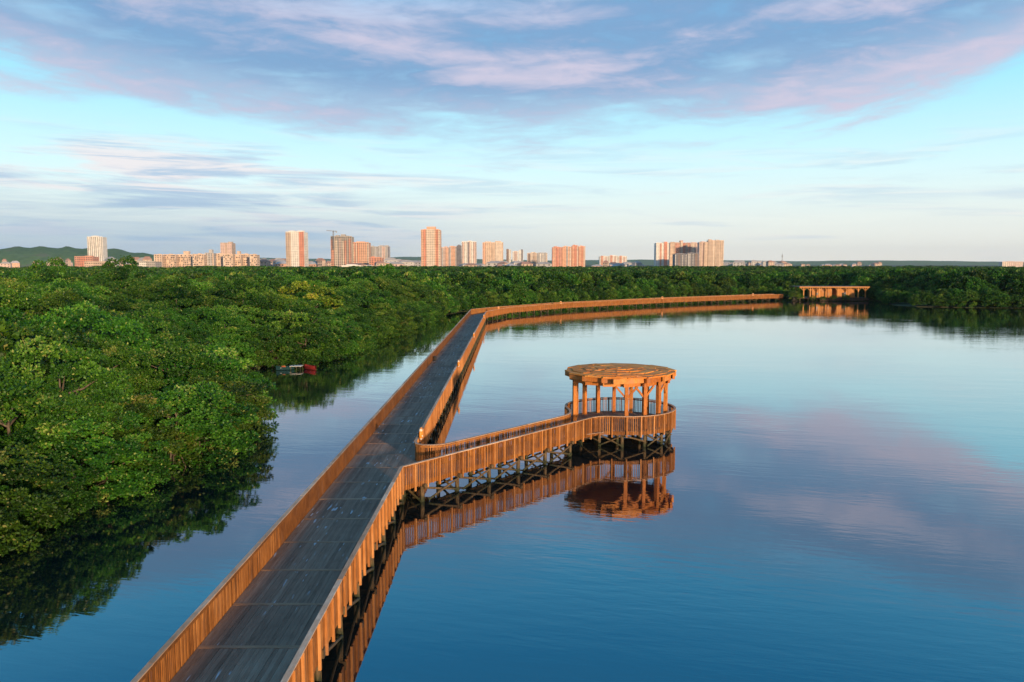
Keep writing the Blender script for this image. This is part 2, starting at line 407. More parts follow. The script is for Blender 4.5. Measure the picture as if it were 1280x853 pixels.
def railing(parent, path, side, label=None, pk_w=.075, pk_s=.118, near_posts=1e9, near_pk=0, post_s=.92):
    """side +1: outer face on the left of the walking direction, -1 on its right"""
    rl = part_empty('railing', parent)
    at, L = lerp_path(path)
    far_p, far_k = MB(), MB()
    def ang(d): return math.atan2(d.y, d.x)
    npost = max(2, round(L / post_s)); nk = round(L / pk_s)
    for i in range(npost + 1):
        p, d = at(L * i / npost); n = Vector((-d.y, d.x, 0)) * side
        q = p + n * .062
        if q.length < near_posts: obj('post', M_POST, rl, (q.x, q.y, random.uniform(-.03, .02)), (0, 0, ang(d)))
        else: far_p.beam((q.x, q.y, .78), (q.x, q.y, RAIL - .03), .1, .1, up=d)
    meshes = [piece(('pk', pk_w, i), lambda: picket_mesh(pk_w, i)) for i in range(4)]
    for i in range(nk):
        p, d = at(L * (i + .5) / nk); n = Vector((-d.y, d.x, 0)) * side
        q = p + n * -.006
        if q.length < near_pk: obj('picket', random.choice(meshes), rl, q, (0, random.uniform(-.008, .008), ang(d)))
        else: far_k.beam((q.x, q.y, .93 + random.uniform(-.02, .02)), (q.x, q.y, RAIL - .035), .032, pk_w, up=d)
    if far_p.v: tag(obj('post_row', far_p.mesh('post_row', 'post_wood'), rl), kind='stuff')
    if far_k.v: tag(obj('picket_row', far_k.mesh('picket_row', 'rail_wood'), rl), kind='stuff')
    # flat hand-rail boards, the lower rail and the edge beam behind the pickets
    nh = max(1, round(L / 3.13)); k = 6 if len(path) > 3 else 1
    for i in range(nh):
        a = [at(L * (i + j / k) / nh) for j in range(k + 1)]
        m = MB(); vs = []; zz = random.uniform(-.004, .006)
        for p, d in a:
            n = Vector((-d.y, d.x, 0))
            g = d * (.004 if p is a[0][0] else (-.004 if p is a[-1][0] else 0))
            for o, z in ((-.085, RAIL - .028), (.085, RAIL - .028), (.085, RAIL + .014), (-.085, RAIL + .014)): vs.append(p + g + n * o + Vector((0, 0, z + zz)))
        fs = [(0, 1, 2, 3), tuple(4 * k + j for j in (3, 2, 1, 0))]
        for s in range(k): fs += [(4 * s + j, 4 * s + (j + 1) % 4, 4 * s + 4 + (j + 1) % 4, 4 * s + 4 + j) for j in range(4)]
        obj('handrail', m.add(vs, fs).mesh('handrail', 'rail_top'), rl)
    m = MB(); steps = max(2, int(L / (.5 if len(path) > 3 else 6)))
    for i in range(steps):
        (a, d), (b, _) = at(L * i / steps), at(L * (i + 1) / steps)
        n = Vector((-d.y, d.x, 0)) * side
        m.beam(a - n * .05 + Vector((0, 0, 1.06)), b - n * .05 + Vector((0, 0, 1.06)), .05, .24)
        m.beam(a - n * .04 + Vector((0, 0, 2.16)), b - n * .04 + Vector((0, 0, 2.16)), .035, .09)
    obj('edge_beam', m.mesh('edge_beam', 'rail_wood'), rl)
    return rl

def log(parent, name, a, b, r, seed=0):
    m = MB(); a, b = Vector(a), Vector(b); q = random.Random(seed)
    mid = (a + b) / 2 + Vector((q.uniform(-1, 1), q.uniform(-1, 1), q.uniform(-1, 1))) * r * .35
    m.tube([a, mid, b], [r * 1.06, r, r * .92], 7)
    return obj(name, m.mesh(name, 'log_wood', False), parent)
M_PILE = MB().tube([(0, 0, -1.6), (0.02, 0, 0), (0, 0.01, 1.0)], [.13, .125, .115], 8).mesh('pile', 'log_wood')
def pile(parent, x, y): return obj('pile', M_PILE, parent, (x, y, random.uniform(-.06, .0)), (random.uniform(-.02, .02), random.uniform(-.02, .02), random.uniform(0, 6)))

XL, XR = -9.74, -5.87
main = thing('boardwalk', 'long straight timber boardwalk with grey plank deck between orange wooden railings', 'boardwalk', (-7.8, 4, 0))
Y0, Y1 = 1.85, 183.0
railing(main, [(XL, Y0), (XL, 189.5)], 1, near_posts=95, near_pk=34)
railing(main, [(XR, Y0), (XR, 41.65)], -1, near_posts=95, near_pk=34)
railing(main, [(XR, 47.75), (XR, 180.6)], -1, near_posts=95, near_pk=0)
deck = part_empty('deck', main)
panel_meshes = []
for v in range(5):
    q = random.Random(40 + v); m = MB(); W = XR - XL - .06; npl = 27; pw = W / npl
    for i in range(npl):
        x = -W / 2 + i * pw; dz = q.uniform(-.006, .004); e = q.uniform(0, .03)
        cuts = sorted([0.0, 1.0] + ([q.uniform(.25, .75)] if q.random() < .45 else []))
        for c0, c1 in zip(cuts, cuts[1:]):
            m.box(x + .003, x + pw - .003, -1.48 + c0 * 2.96 + .004, -1.48 + c1 * 2.96 - .004, DECK - .05, DECK + dz + q.uniform(-.002, .002))
    panel_meshes.append(m.mesh('deck_panel', 'deck_wood'))
M_BAT = MB().box(-1.90, 1.90, -.085, .085, DECK - .05, DECK + .007).mesh('cross_batten', 'batten_wood')
M_BAT2 = MB().box(-1.90, 1.90, -.05, .05, DECK - .05, DECK + .002).mesh('cross_batten', 'batten_wood')
for k in range(-7, 51):
    yj = 23.73 + 3.13 * k
    obj('deck_panel', panel_meshes[random.randrange(5)], deck, ((XL + XR) / 2, yj + 1.565, 0), (0, 0, random.choice((0, math.pi))))
    obj('cross_batten', M_BAT if k < 7 else M_BAT2, deck, ((XL + XR) / 2, yj, 0))
    # bent below each joint
    for x in (XL + .15, (XL + XR) / 2, XR - .15): pile(main, x, yj)
    obj('cap_beam', piece('cap', lambda: MB().box(-2.0, 2.0, -.11, .11, .86, 1.14).mesh('cap_beam', 'log_wood')), main, ((XL + XR) / 2, yj + .02, 0))
    if k < 20:
        log(main, 'brace', (XL + .1, yj + .15, .95), (XR - .1, yj + .15, .05), .07, k)
        log(main, 'brace', (XR - .05, yj + .2, .85), (XR - .05, yj + 3.0, .1), .06, k + 99)
m = MB()
for x in (XL + .12, -8.8, -7.8, -6.8, XR - .12): m.box(x - .06, x + .06, Y0, 186, .98, 1.145)
obj('joist_row', m.mesh('joist_row', 'log_wood'), main)

# ---- second leg, across the back of the lagoon
ctr = [(-7.8, 183.5), (-2.5, 199), (13.5, 221.5), (47, 252), (82, 277.5), (95, 285.5)]
def offset(path, o):
    P = [Vector(p) for p in path]; out = []
    for i, p in enumerate(P):
        d0 = (P[i] - P[i - 1]).normalized() if i else None; d1 = (P[i + 1] - P[i]).normalized() if i < len(P) - 1 else None
        d = ((d0 or d1) + (d1 or d0)).normalized(); out.append(tuple(p + Vector((-d.y, d.x)) * o))
    return out
leg = thing('boardwalk', 'distant boardwalk leg curving across the back of the lagoon to the pavilion', 'boardwalk', (-7.8, 186, 0))
lp, rp = offset(ctr, 1.94), offset(ctr, -1.94)
railing(leg, [(XL, 189.6)] + lp[1:], 1, near_posts=0)
railing(leg, [(XR, 180.7)] + rp[1:], -1, near_posts=0)
m = MB()
for i in range(len(ctr) - 1):
    for j in range(20):
        t0, t1 = j / 20, (j + 1) / 20
        g = lambda A, t: (A[i][0] + (A[i + 1][0] - A[i][0]) * t, A[i][1] + (A[i + 1][1] - A[i][1]) * t)
        a, b, c, d = g(lp, t0), g(lp, t1 - .004), g(rp, t1 - .004), g(rp, t0); z = DECK - .004 + random.uniform(-.004, .004)
        m.add([(*a, z), (*b, z), (*c, z), (*d, z), (*a, z - .06), (*b, z - .06), (*c, z - .06), (*d, z - .06)], [(0, 1, 2, 3), (4, 7, 6, 5), (0, 4, 5, 1), (1, 5, 6, 2), (2, 6, 7, 3), (3, 7, 4, 0)])
obj('deck', m.mesh('deck', 'deck_wood'), leg)
for A in (lp, rp):
    at, L = lerp_path(A)
    for i in range(int(L / 3.3)):
        p, d = at(i * 3.3 + 1); pile(leg, p.x, p.y)
        if i % 2 and A is rp: log(leg, 'brace', (p.x, p.y - .1, .9), (p.x + d.x * 3, p.y + d.y * 3 - .1, .15), .07, i)

# ---- side spur to the round platform
A_, D_ = Vector((-5.87, 41.65)), Vector((.643, .766))
CX, CY, CR = 8.15, 59.7, 4.08
def cpt(a, r=CR): return (CX + r * math.cos(R(a)), CY + r * math.sin(R(a)))
B_ = (5.2, 54.84); P1, P2 = cpt(-105), cpt(195)
t1 = Vector((-math.sin(R(-105)), math.cos(R(-105)))); t2 = Vector((math.sin(R(195)), -math.cos(R(195))))
near_path = [tuple(A_), B_] + bezier(B_, Vector(B_) + D_ * .9, Vector(P1) - t1 * .9, P1, 7)[1:]
F_ = (3.7, 55.98)
curl = bezier((XR, 47.70), (XR + .08, 46.9), (-5.35, 46.50), (-4.11, 46.97), 7)
far_path = curl + [F_] + bezier(F_, Vector(F_) + D_ * .9, Vector(P2) - t2 * .7, P2, 7)[1:]
spur = thing('boardwalk', 'narrow timber side spur with orange picket railings leading to the round platform', 'boardwalk', (-4, 46, 0))
railing(spur, near_path, -1, near_pk=1e9, pk_w=.07, pk_s=.135)
railing(spur, far_path, 1, near_pk=1e9, pk_w=.075, pk_s=.125)
m = MB(); nrm = Vector((-D_.y, D_.x)); npl = 12; wsp = 1.70
sd = part_empty('deck', spur)
for k in range(7):
    m = MB()
    for i in range(npl):
        o0, o1 = .04 + i * wsp / npl + .005, .04 + (i + 1) * wsp / npl - .005
        s0, s1 = k * 2.7 + .01 + (0 if k else o0 * .84), k * 2.7 + 2.69
        z = DECK - .006 + random.uniform(-.004, .003)
        q = [A_ + D_ * s0 + nrm * o0, A_ + D_ * s1 + nrm * o0, A_ + D_ * s1 + nrm * o1, A_ + D_ * s0 + nrm * o1]
        m.add([(*p, z - .05) for p in q] + [(*p, z) for p in q], BOXF)
    obj('deck_panel', m.mesh('deck_panel', 'deck_wood'), sd)
def slab(pts, z, th=.05):
    n = len(pts); return MB().add([(*p, z - th) for p in pts] + [(*p, z) for p in pts], [tuple(range(n))[::-1], tuple(range(n, 2 * n))] + [(i, (i + 1) % n, n + (i + 1) % n, n + i) for i in range(n)])
e0 = A_ + nrm * 1.74
obj('deck_wedge', slab([(XR - .03, 41.7), tuple(A_ + D_ * .1), tuple(A_ + D_ * 3.2 + nrm * 1.72), (-4.15, 46.93), (-5.2, 46.75), (XR - .03, 47.5)], DECK - .014).mesh('deck_wedge', 'deck_wood'), sd)
for k in range(6):
    s = 1.6 + k * 2.75; a = A_ + D_ * s + nrm * .1; b = A_ + D_ * s + nrm * 1.65
    for p in (a, b): pile(spur, p.x, p.y)
    q = nrm * .0 - nrm * .16
    log(spur, 'cap_beam', (*(a - nrm * .3), .93), (*(b + nrm * .3), .93), .11, k)
    log(spur, 'brace', (*(a - nrm * .1 + D_ * .16), .85), (*(b + nrm * .1 + D_ * .16), .02), .065, k + 30)
    log(spur, 'brace', (*(b + nrm * .1 - D_ * .16), .85), (*(a - nrm * .1 - D_ * .16), .02), .065, k + 60)
    if k < 5:
        log(spur, 'brace', (*(a + q), .80), (*(a + q + D_ * 2.75), .12), .06, k + 90)
        log(spur, 'brace', (*(a + q * 1.6 + D_ * .2), .10), (*(a + q * 1.6 + D_ * 2.6), .82), .06, k + 120)
        log(spur, 'brace', (*(b - q), .10), (*(b - q + D_ * 2.75), .78), .06, k + 150)
m = MB()
for o in (.15, .88, 1.62): m.beam((*(A_ + D_ * .4 + nrm * o), 1.09), (*(A_ + D_ * 17 + nrm * o), 1.09), .1, .10)
obj('joist_row', m.mesh('joist_row', 'log_wood'), spur)

# ---- round platform
plat = thing('viewing_platform', 'round timber viewing platform on log stilts with curved picket railing', 'platform', (CX, CY, 0))
railing(plat, [cpt(a) for a in np.arange(-105, 195.01, 4)], -1, near_pk=1e9, pk_w=.045, pk_s=.13, post_s=1.02)
pd = part_empty('deck', plat); rr = CR - .03; pw = .145; y = -rr
while y < rr:
    ym = min(y + pw, rr); hw = math.sqrt(max(.02, rr * rr - max(abs(y), abs(ym)) ** 2)); z = DECK + random.uniform(-.004, .004)
    obj('plank', MB().box(-hw, hw, y + .005, ym - .005, DECK - .05, z).mesh('plank', 'deck_wood'), pd, (CX, CY, 0)); y += pw
obj('deck_apron', slab([tuple(B_), cpt(-112, 4.4), cpt(-118, 3.9), cpt(-150, 3.9), cpt(-160, 4.3), cpt(195, 4.1), (4.15, 57.1), tuple(F_)], DECK - .012).mesh('deck_apron', 'deck_wood'), pd)
for i in range(14):
    a = 360 / 14 * i + 8; x, yv = cpt(a, 3.72); pile(plat, x, yv)
    x2, y2 = cpt(a + 360 / 14, 3.72)
    ox, oy = .14 * math.cos(R(a + 13)), .14 * math.sin(R(a + 13))
    log(plat, 'brace', (x + ox, yv + oy, .86), (x2 + ox, y2 + oy, .10 if i % 2 else .38), .06, i + 200)
    if i % 3 != 1: log(plat, 'brace', (x + 1.9 * ox, yv + 1.9 * oy, .08), (x2 + 1.9 * ox, y2 + 1.9 * oy, .84), .055, i + 230)
for i in range(7):
    x, yv = cpt(360 / 7 * i, 2.0); pile(plat, x, yv)
    log(plat, 'cap_beam', (*cpt(360 / 7 * i, .3), .95), (*cpt(360 / 7 * i, 3.95), .95), .10, i + 260)
for i in range(16):
    log(plat, 'ring_beam', (*cpt(22.5 * i, 3.8), 1.02), (*cpt(22.5 * (i + 1), 3.8), 1.02), .10, i + 280)

# ---- pergola on the platform
perg = thing('pergola', 'round orange timber pergola with heavy plank roof standing on the platform', 'pergola', (CX, CY, DECK))
ZR, PR = 4.30, 3.45
def beamobj(name, a, b, wd, ht, mt, parent=perg): return obj(name, MB().beam(a, b, wd, ht).mesh(name, mt), parent)
posts = [-90 + 22.5 * i for i in range(13)]
for a in posts:
    x, yv = cpt(a, PR); p = obj('post', piece('pgp', lambda: MB().box(-.13, .13, -.13, .13, 0, ZR - DECK).mesh('post', 'pergola_wood')), perg, (x, yv, DECK), (0, 0, R(a)))
    for s in (-1, 1):
        if (a == -90 and s < 0) or random.random() < .5 or a == -67.5:
            tx, ty = -math.sin(R(a)) * s, math.cos(R(a)) * s
            b = obj('knee_brace', MB().beam((x + tx * .1, yv + ty * .1, ZR - .75), (x + tx * .78, yv + ty * .78, ZR + .02), .10, .14).mesh('knee_brace', 'pergola_wood'), p)
            b.parent = perg; b.location = Vector((0, 0, 0)) - Vector(perg.location)
x, yv = cpt(180, PR + .02); obj('post', piece('pgp', None), perg, (x + .05, yv - .42, DECK), (0, 0, 0))
for i in range(16):       # double ring of chord beams carried by the posts, ends running past each other
    a0, a1 = 22.5 * i - 90, 22.5 * (i + 1) - 90
    for z, r0, r1, hh, mt in ((ZR + .15, 3.62, 3.36, .30, 'pergola_wood'), (ZR + .49, 3.98, 3.78, .36, 'pergola_wood')):
        p, q = Vector(cpt(a0, r0)), Vector(cpt(a1, r1)); d = (q - p).normalized()
        ex = .22 if not (i == 0) else .22
        s = p - d * (1.15 if (i == 0 and z > ZR + .3) else .30); e = q + d * ex
        o = beamobj('ring_beam', (*s, z), (*e, z), .16, hh, mt)
k = 0
for r in np.arange(3.80, .3, -.46):      # roof of chord planks, ring inside ring
    nseg = 16 if r > 1.6 else (12 if r > .9 else 8)
    for i in range(nseg):
        st_ = 360 / nseg; a0 = st_ * i + (k % 2) * st_ / 2 - 90
        p, q = Vector(cpt(a0, r + .03)), Vector(cpt(a0 + st_, r - .04)); d = (q - p).normalized(); e = random.uniform(.08, .30) if k == 0 else .14
        z = ZR + .70 + (k % 2) * .02 + .02 * k + random.uniform(-.02, .02)
        beamobj('roof_plank', (*(p - d * e), z), (*(q + d * e), z + random.uniform(-.01, .03)), .62, .10, 'roof_wood')
    k += 1

# ---- lifebuoys on the rails
def torus(R0, r0, a0=0, a1=360, n=20, k=8, mt='buoy_orange', name='ring'):
    full = a1 - a0 >= 360; m = MB(); vs = []
    cnt = n if full else n + 1
    for i in range(cnt):
        t = R(a0 + (a1 - a0) * i / n)
        for j in range(k):
            u = 2 * math.pi * j / k; rad = R0 + r0 * math.cos(u); vs.append((rad * math.cos(t), r0 * math.sin(u), rad * math.sin(t)))
    fs = [(i * k + j, i * k + (j + 1) % k, ((i + 1) % cnt) * k + (j + 1) % k, ((i + 1) % cnt) * k + j) for i in range(n) for j in range(k)]
    return m.add(vs, fs).mesh(name, mt, True)
T1 = torus(.33, .085); T2 = [torus(.33, .093, a, a + 24, 4, 8, 'buoy_white', 'band') for a in (33, 123, 213, 303)]
M_BK = MB().box(-.10, .10, -.05, .05, -1.25, .20).mesh('bracket', 'rail_wood')
BUOYS = [(XR + .22, 48.9, 90, 'orange lifebuoy with pale bands on the railing next to the spur entrance'), (XR + .22, 84, 90, 'orange lifebuoy on the straight railing, second from the spur'),
         (XR + .22, 118, 90, 'orange lifebuoy on the straight railing, third from the spur'), (XR + .22, 160, 90, 'orange lifebuoy on the straight railing, last before the bend')]
at, L = lerp_path(rp)
for s, lb in ((8, 'orange lifebuoy on the curving far railing, just after the bend'), (40, 'orange lifebuoy on the curving far railing, second after the bend'), (86, 'orange lifebuoy on the curving far railing, midway along the leg'), (131, 'orange lifebuoy on the curving far railing, closest to the pavilion')):
    p, d = at(s); BUOYS.append((p.x + d.y * .2, p.y - d.x * .2, math.degrees(math.atan2(d.y, d.x)), lb))
for x, yv, a, lb in BUOYS:
    t = thing('lifebuoy', lb, 'lifebuoy', (x, yv, RAIL), 'lifebuoys along the railings')
    obj('ring', T1, t, (x, yv, RAIL + .22), (0, 0, R(a)))
    for q in T2: obj('band', q, t, (x, yv, RAIL + .22), (0, 0, R(a)))
    nx, ny = -math.sin(R(a)), math.cos(R(a)); sg = -1 if nx > 0 and a == 90 else 1
    obj('bracket', M_BK, t, (x + nx * .12, yv + ny * .12, RAIL + .1), (0, 0, R(a)))
t = thing('litter_bin', 'small dark litter bin on the plank deck against the railing', 'bin', (XL + .32, 97, DECK + .01))
obj('body', MB().tube([(0, 0, 0), (0, 0, .5)], [.17, .2], 10).mesh('body', 'dark_metal'), t, (XL + .32, 97, DECK + .01))
obj('lid', MB().tube([(0, 0, .5), (0, 0, .54), (0, 0, .6)], [.215, .215, .1], 10).mesh('lid', 'dark_metal'), t, (XL + .32, 97, DECK + .01))

# ------------------------------------------------------------------ pavilion at the far end
PVX, PVY = 112.6, 281.0
pav = thing('pavilion', 'low flat-roofed orange timber pavilion standing at the lagoon edge', 'pavilion', (PVX, PVY, 0))
def pb(name, x0, x1, y0, y1, z0, z1, mt, parent=pav): return obj(name, MB().box(x0, x1, y0, y1, z0, z1).mesh(name, mt), parent, (PVX, PVY, 0))
pb('deck', -13, 12, -1.2, 9, .85, 1.2, 'brown_wood')
pb('roof', -12.3, 12.1, -1.6, 9, 4.92, 5.08, 'brown_wood')
pb('fascia', -12.3, 12.1, -1.72, -1.603, 4.72, 5.12, 'pavilion_wood')
pb('fascia', -12.2, 12.0, -.9, -.7, 4.55, 4.92, 'pavilion_wood')
for x in (-10.6, -8.3, -5.2, -2.1, 1.4, 5.0, 8.5, 11.0):
    p = pb('post', x - .16, x + .16, -.98, -.66, 1.2, 4.6, 'pavilion_wood')
    for s in (-1, 1):
        b = obj('bracket', MB().beam((x + s * .1, -.82, 3.7), (x + s * 1.0, -.82, 4.6), .14, .18).mesh('bracket', 'pavilion_wood'), p, (PVX, PVY, 0))
for x in (-10.6, -5.2, 1.4, 8.5): pb('post', x - .16, x + .16, 7, 7.3, 1.2, 4.9, 'pavilion_wood')
for x0, x1 in ((-7.2, -.2), (1.5, 7.9)):
    wl = pb('wall', x0, x1, .4, 4.4, 1.2, 4.3, 'pavilion_wood')
    for i in range(1, 4): pb('batten', x0 + (x1 - x0) * i / 4 - .05, x0 + (x1 - x0) * i / 4 + .05, .36, .398, 1.25, 4.25, 'pavilion_wood', wl)
    pb('eave', x0 - .2, x1 + .2, .2, 4.6, 4.303, 4.45, 'brown_wood', wl)
wn = pb('window', -1.9, -1.3, .34, .395, 2.1, 2.9, 'window_glass')
pb('window', -5.6, -5.1, .34, .395, 2.1, 2.9, 'window_glass')
dr = pb('door', 4.1, 4.7, .32, .395, 1.2, 3.0, 'boat_white'); pb('doorway', 3.3, 4.0, .34, .395, 1.2, 2.9, 'shadow_gap')
pb('skirting', -5, 12, -1.3, -1.203, .2, .85, 'brown_wood')
for i in range(9):
    for yy in (-1, 4): pile(pav, PVX - 12 + i * 3, PVY + yy)

# ------------------------------------------------------------------ small jetty and boats in the inlet
def hull(nm, label, x, y, L_, B_, ang, outer, inner):
    t = thing(nm, label, 'boat', (x, y, 0)); m = MB(); n = 9; vs = []; prof = []
    for i in range(n):
        u = i / (n - 1) * 2 - 1; b = B_ / 2 * (1 - abs(u) ** 2.6 * .82); sh = .42 + .14 * u * u; kz = -.12 + .16 * abs(u) ** 3
        for fx, z in ((-1, sh), (-.72, .08), (0, kz), (.72, .08), (1, sh)): vs.append((u * L_ / 2, b * fx, z))
        for fx, z in ((.92, sh - .01), (.62, .14), (-.62, .14), (-.92, sh - .01)): vs.append((u * L_ / 2 * .97, b * fx, z))
    k = 9; fs = [(i * k + j, i * k + (j + 1) % k, (i + 1) * k + (j + 1) % k, (i + 1) * k + j) for i in range(n - 1) for j in range(k)]
    fs += [tuple(range(k)), tuple((n - 1) * k + j for j in range(k))[::-1]]
    obj('hull', m.add(vs, fs).mesh('hull', outer), t, (x, y, 0), (0, 0, ang))
    for u in (-.25, .25): obj('thwart', MB().box(u * L_ - .1, u * L_ + .1, -B_ * .4, B_ * .4, .30, .34).mesh('thwart', inner), t, (x, y, 0), (0, 0, ang))
    return t
hull('rowing_boat', 'dark red rowing boat moored under the mangroves', -25.0, 98.2, 2.4, 1.0, R(-40), 'boat_red', 'boat_red')
bt = hull('rowing_boat', 'teal rowing boat carrying an orange bundle beside the pale jetty', -27.9, 97.6, 2.2, .95, R(25), 'boat_teal', 'boat_white')
bu = thing('bundle', 'orange bundle lying in the teal rowing boat', 'bundle', (-28.1, 97.5, .3))
bmx = bmesh.new(); bmesh.ops.create_icosphere(bmx, subdivisions=2, radius=.2)
for v in bmx.verts: v.co = Vector((v.co.x * 1.5, v.co.y, max(v.co.z * .8, -.06) + .05)) * (1 + .12 * math.sin(v.co.x * 9 + v.co.y * 7))
mb_ = bpy.data.meshes.new('cloth'); bmx.to_mesh(mb_); bmx.free(); mb_.materials.append(MATS['plastic_orange']); obj('cloth', mb_, bu, (-28.1, 97.5, .36))
jt = thing('jetty', 'tiny pale plank jetty on thin posts between the two moored boats', 'jetty', (-26.6, 98, 0))
for i in range(6): obj('plank', MB().box(-.11, .11, -.6, .6, 0, .06).mesh('plank', 'boat_white'), jt, (-27.2 + i * .24, 98, .45 + random.uniform(-.02, .02)))
for i in (0, 3, 5):
    for yy in (-.5, .5): obj('post', MB().box(-.04, .04, -.04, .04, -.8, .45).mesh('post', 'log_wood'), jt, (-27.2 + i * .24, 98 + yy, 0))

# ------------------------------------------------------------------ mangrove trees
def crown_mesh(name, seed, Rc, Hc, z0, lobes, per, leaf, mt='leaf', skirt=.33):
    rs = np.random.RandomState(seed); cs = []; rad = []
    for i in range(lobes):                                  # boughs spread over a dome, each a separate cushion of leaves
        for _ in range(30):
            u = rs.rand() ** .8; a = rs.rand() * 6.283; h = 1 - u * 1.1
            rr_ = math.sqrt(max(0, 1 - max(h, 0) ** 2)) * (1 if h > 0 else 1 + .5 * h) * rs.uniform(.70, 1.06)
            c = np.array((rr_ * math.cos(a) * Rc, rr_ * math.sin(a) * Rc, z0 + Hc * (.42 + .50 * h * rs.uniform(.80, 1.12))))
            if not cs or min(np.linalg.norm(c - o) for o in cs) > .34 * Rc: break
        cs.append(c); rad.append(rs.uniform(.15, .27) * Rc)
    for i in range(int(lobes * skirt)):                     # boughs that hang low
        a = rs.rand() * 6.283; r_ = rs.uniform(.6, 1.02) * Rc
        cs.append(np.array((r_ * math.cos(a), r_ * math.sin(a), z0 + Hc * rs.uniform(.04, .34)))); rad.append(rs.uniform(.18, .30) * Rc)
    cs, rad = np.array(cs), np.array(rad); nl = len(cs)
    ros = per // 6; n = nl * ros
    d = rs.normal(size=(n, 3)); d[:, 2] = np.abs(d[:, 2]) * 1.25 - .25; d /= np.linalg.norm(d, axis=1)[:, None]
    ci = np.repeat(np.arange(nl), ros); sh = rs.uniform(.70, 1.05, n)
    wob = 1 + .22 * np.sin(d[:, 0] * 5 + ci * 1.7) * np.sin(d[:, 1] * 6 + ci)
    P = cs[ci] + d * (rad[ci] * sh * wob)[:, None] * np.array([1.08, 1.08, .72])
    P = np.repeat(P, 6, 0); dd = np.repeat(d, 6, 0); m = len(P)
    out = dd * .6 + np.array([0, 0, .35]) + rs.normal(size=(m, 3)) * .70   # leaf pointing direction
    out /= np.linalg.norm(out, axis=1)[:, None]
    side = np.cross(out, dd + rs.normal(size=(m, 3)) * .55); side /= np.linalg.norm(side, axis=1)[:, None]
    ln = leaf * rs.uniform(.7, 1.25, m)[:, None]
    base = P + out * ln * .12
    V = np.stack([base, base + out * ln * .5 + side * ln * .29, base + out * ln, base + out * ln * .5 - side * ln * .29], 1).reshape(-1, 3)
    me = bpy.data.meshes.new(name); me.vertices.add(len(V)); me.vertices.foreach_set('co', V.ravel())
    me.loops.add(len(V)); me.loops.foreach_set('vertex_index', np.arange(len(V)))
    me.polygons.add(m); me.polygons.foreach_set('loop_start', np.arange(m) * 4); me.polygons.foreach_set('loop_total', np.full(m, 4))
    lobe_t = rs.normal(0, .16, nl)[np.repeat(ci, 6)]; tone = np.clip(.45 + lobe_t + rs.normal(0, .15, m), 0, 1)
    tone = np.where(rs.rand(m) < .02, 1.0, tone)
    at_ = me.attributes.new('shade', 'FLOAT', 'FACE'); at_.data.foreach_set('value', tone.astype(np.float32))
    me.materials.append(MATS[mt]); me.update(); me.validate(); return me
def trunk_mesh(name, seed, H, roots=True):
    q = random.Random(seed); m = MB(); top = []
    x, y = 0, 0; pts, rad = [(0, 0, -.3)], [.17]
    for i in range(1, 6):
        x += q.uniform(-.18, .18); y += q.uniform(-.18, .18); pts.append((x, y, H * .72 * i / 5)); rad.append(.16 * (1 - i / 6.5))
    m.tube(pts, rad, 6)
    for i in range(8):
        b = pts[q.randint(1, 4)]; a = q.uniform(0, 6.28); l = q.uniform(.9, 2.3)
        e = (b[0] + math.cos(a) * l, b[1] + math.sin(a) * l, b[2] + q.uniform(.4, 1.7)); mid = tuple((b[j] + e[j]) / 2 + q.uniform(-.15, .15) for j in range(3))
        m.tube([b, mid, e], [.075, .05, .02], 5, caps=False)
    if roots:
        for i in range(11):
            a = q.uniform(0, 6.28); l = q.uniform(.7, 1.9); z = q.uniform(.5, 1.4)
            m.tube([(0, 0, z), (math.cos(a) * l * .6, math.sin(a) * l * .6, z * .85), (math.cos(a) * l, math.sin(a) * l, -.5)], [.045, .04, .03], 4, caps=False)
    return m.mesh(name, 'bark', True)
NEAR = []
for v in range(7):
    q = random.Random(300 + v); Hh = q.uniform(6.6, 8.0)
    NEAR.append((crown_mesh('crown', 50 + v, q.uniform(2.7, 3.3), Hh - .9, .75, 40, 480, .165), trunk_mesh('trunk', 60 + v, Hh), Hh))
EDGE = []
for v in range(4):
    q = random.Random(500 + v); Hh = q.uniform(5.2, 6.2)
    EDGE.append((crown_mesh('crown', 250 + v, q.uniform(2.7, 3.2), Hh + .2, -.35, 30, 480, .165, skirt=.9), trunk_mesh('trunk', 260 + v, Hh), Hh))
YEL = (crown_mesh('crown', 90, 3.6, 6.2, .9, 30, 560, .18, 'leaf_yellow'), trunk_mesh('trunk', 91, 7), 7)
FARC = bpy.data.collections.new('forest_tree_kinds')
for v in range(5):
    q = random.Random(400 + v); me = crown_mesh('forest_crown', 150 + v, q.uniform(2.8, 3.4), 6.4, .2, 36, 138, .43)
    FARC.objects.link(bpy.data.objects.new('forest_crown', me))

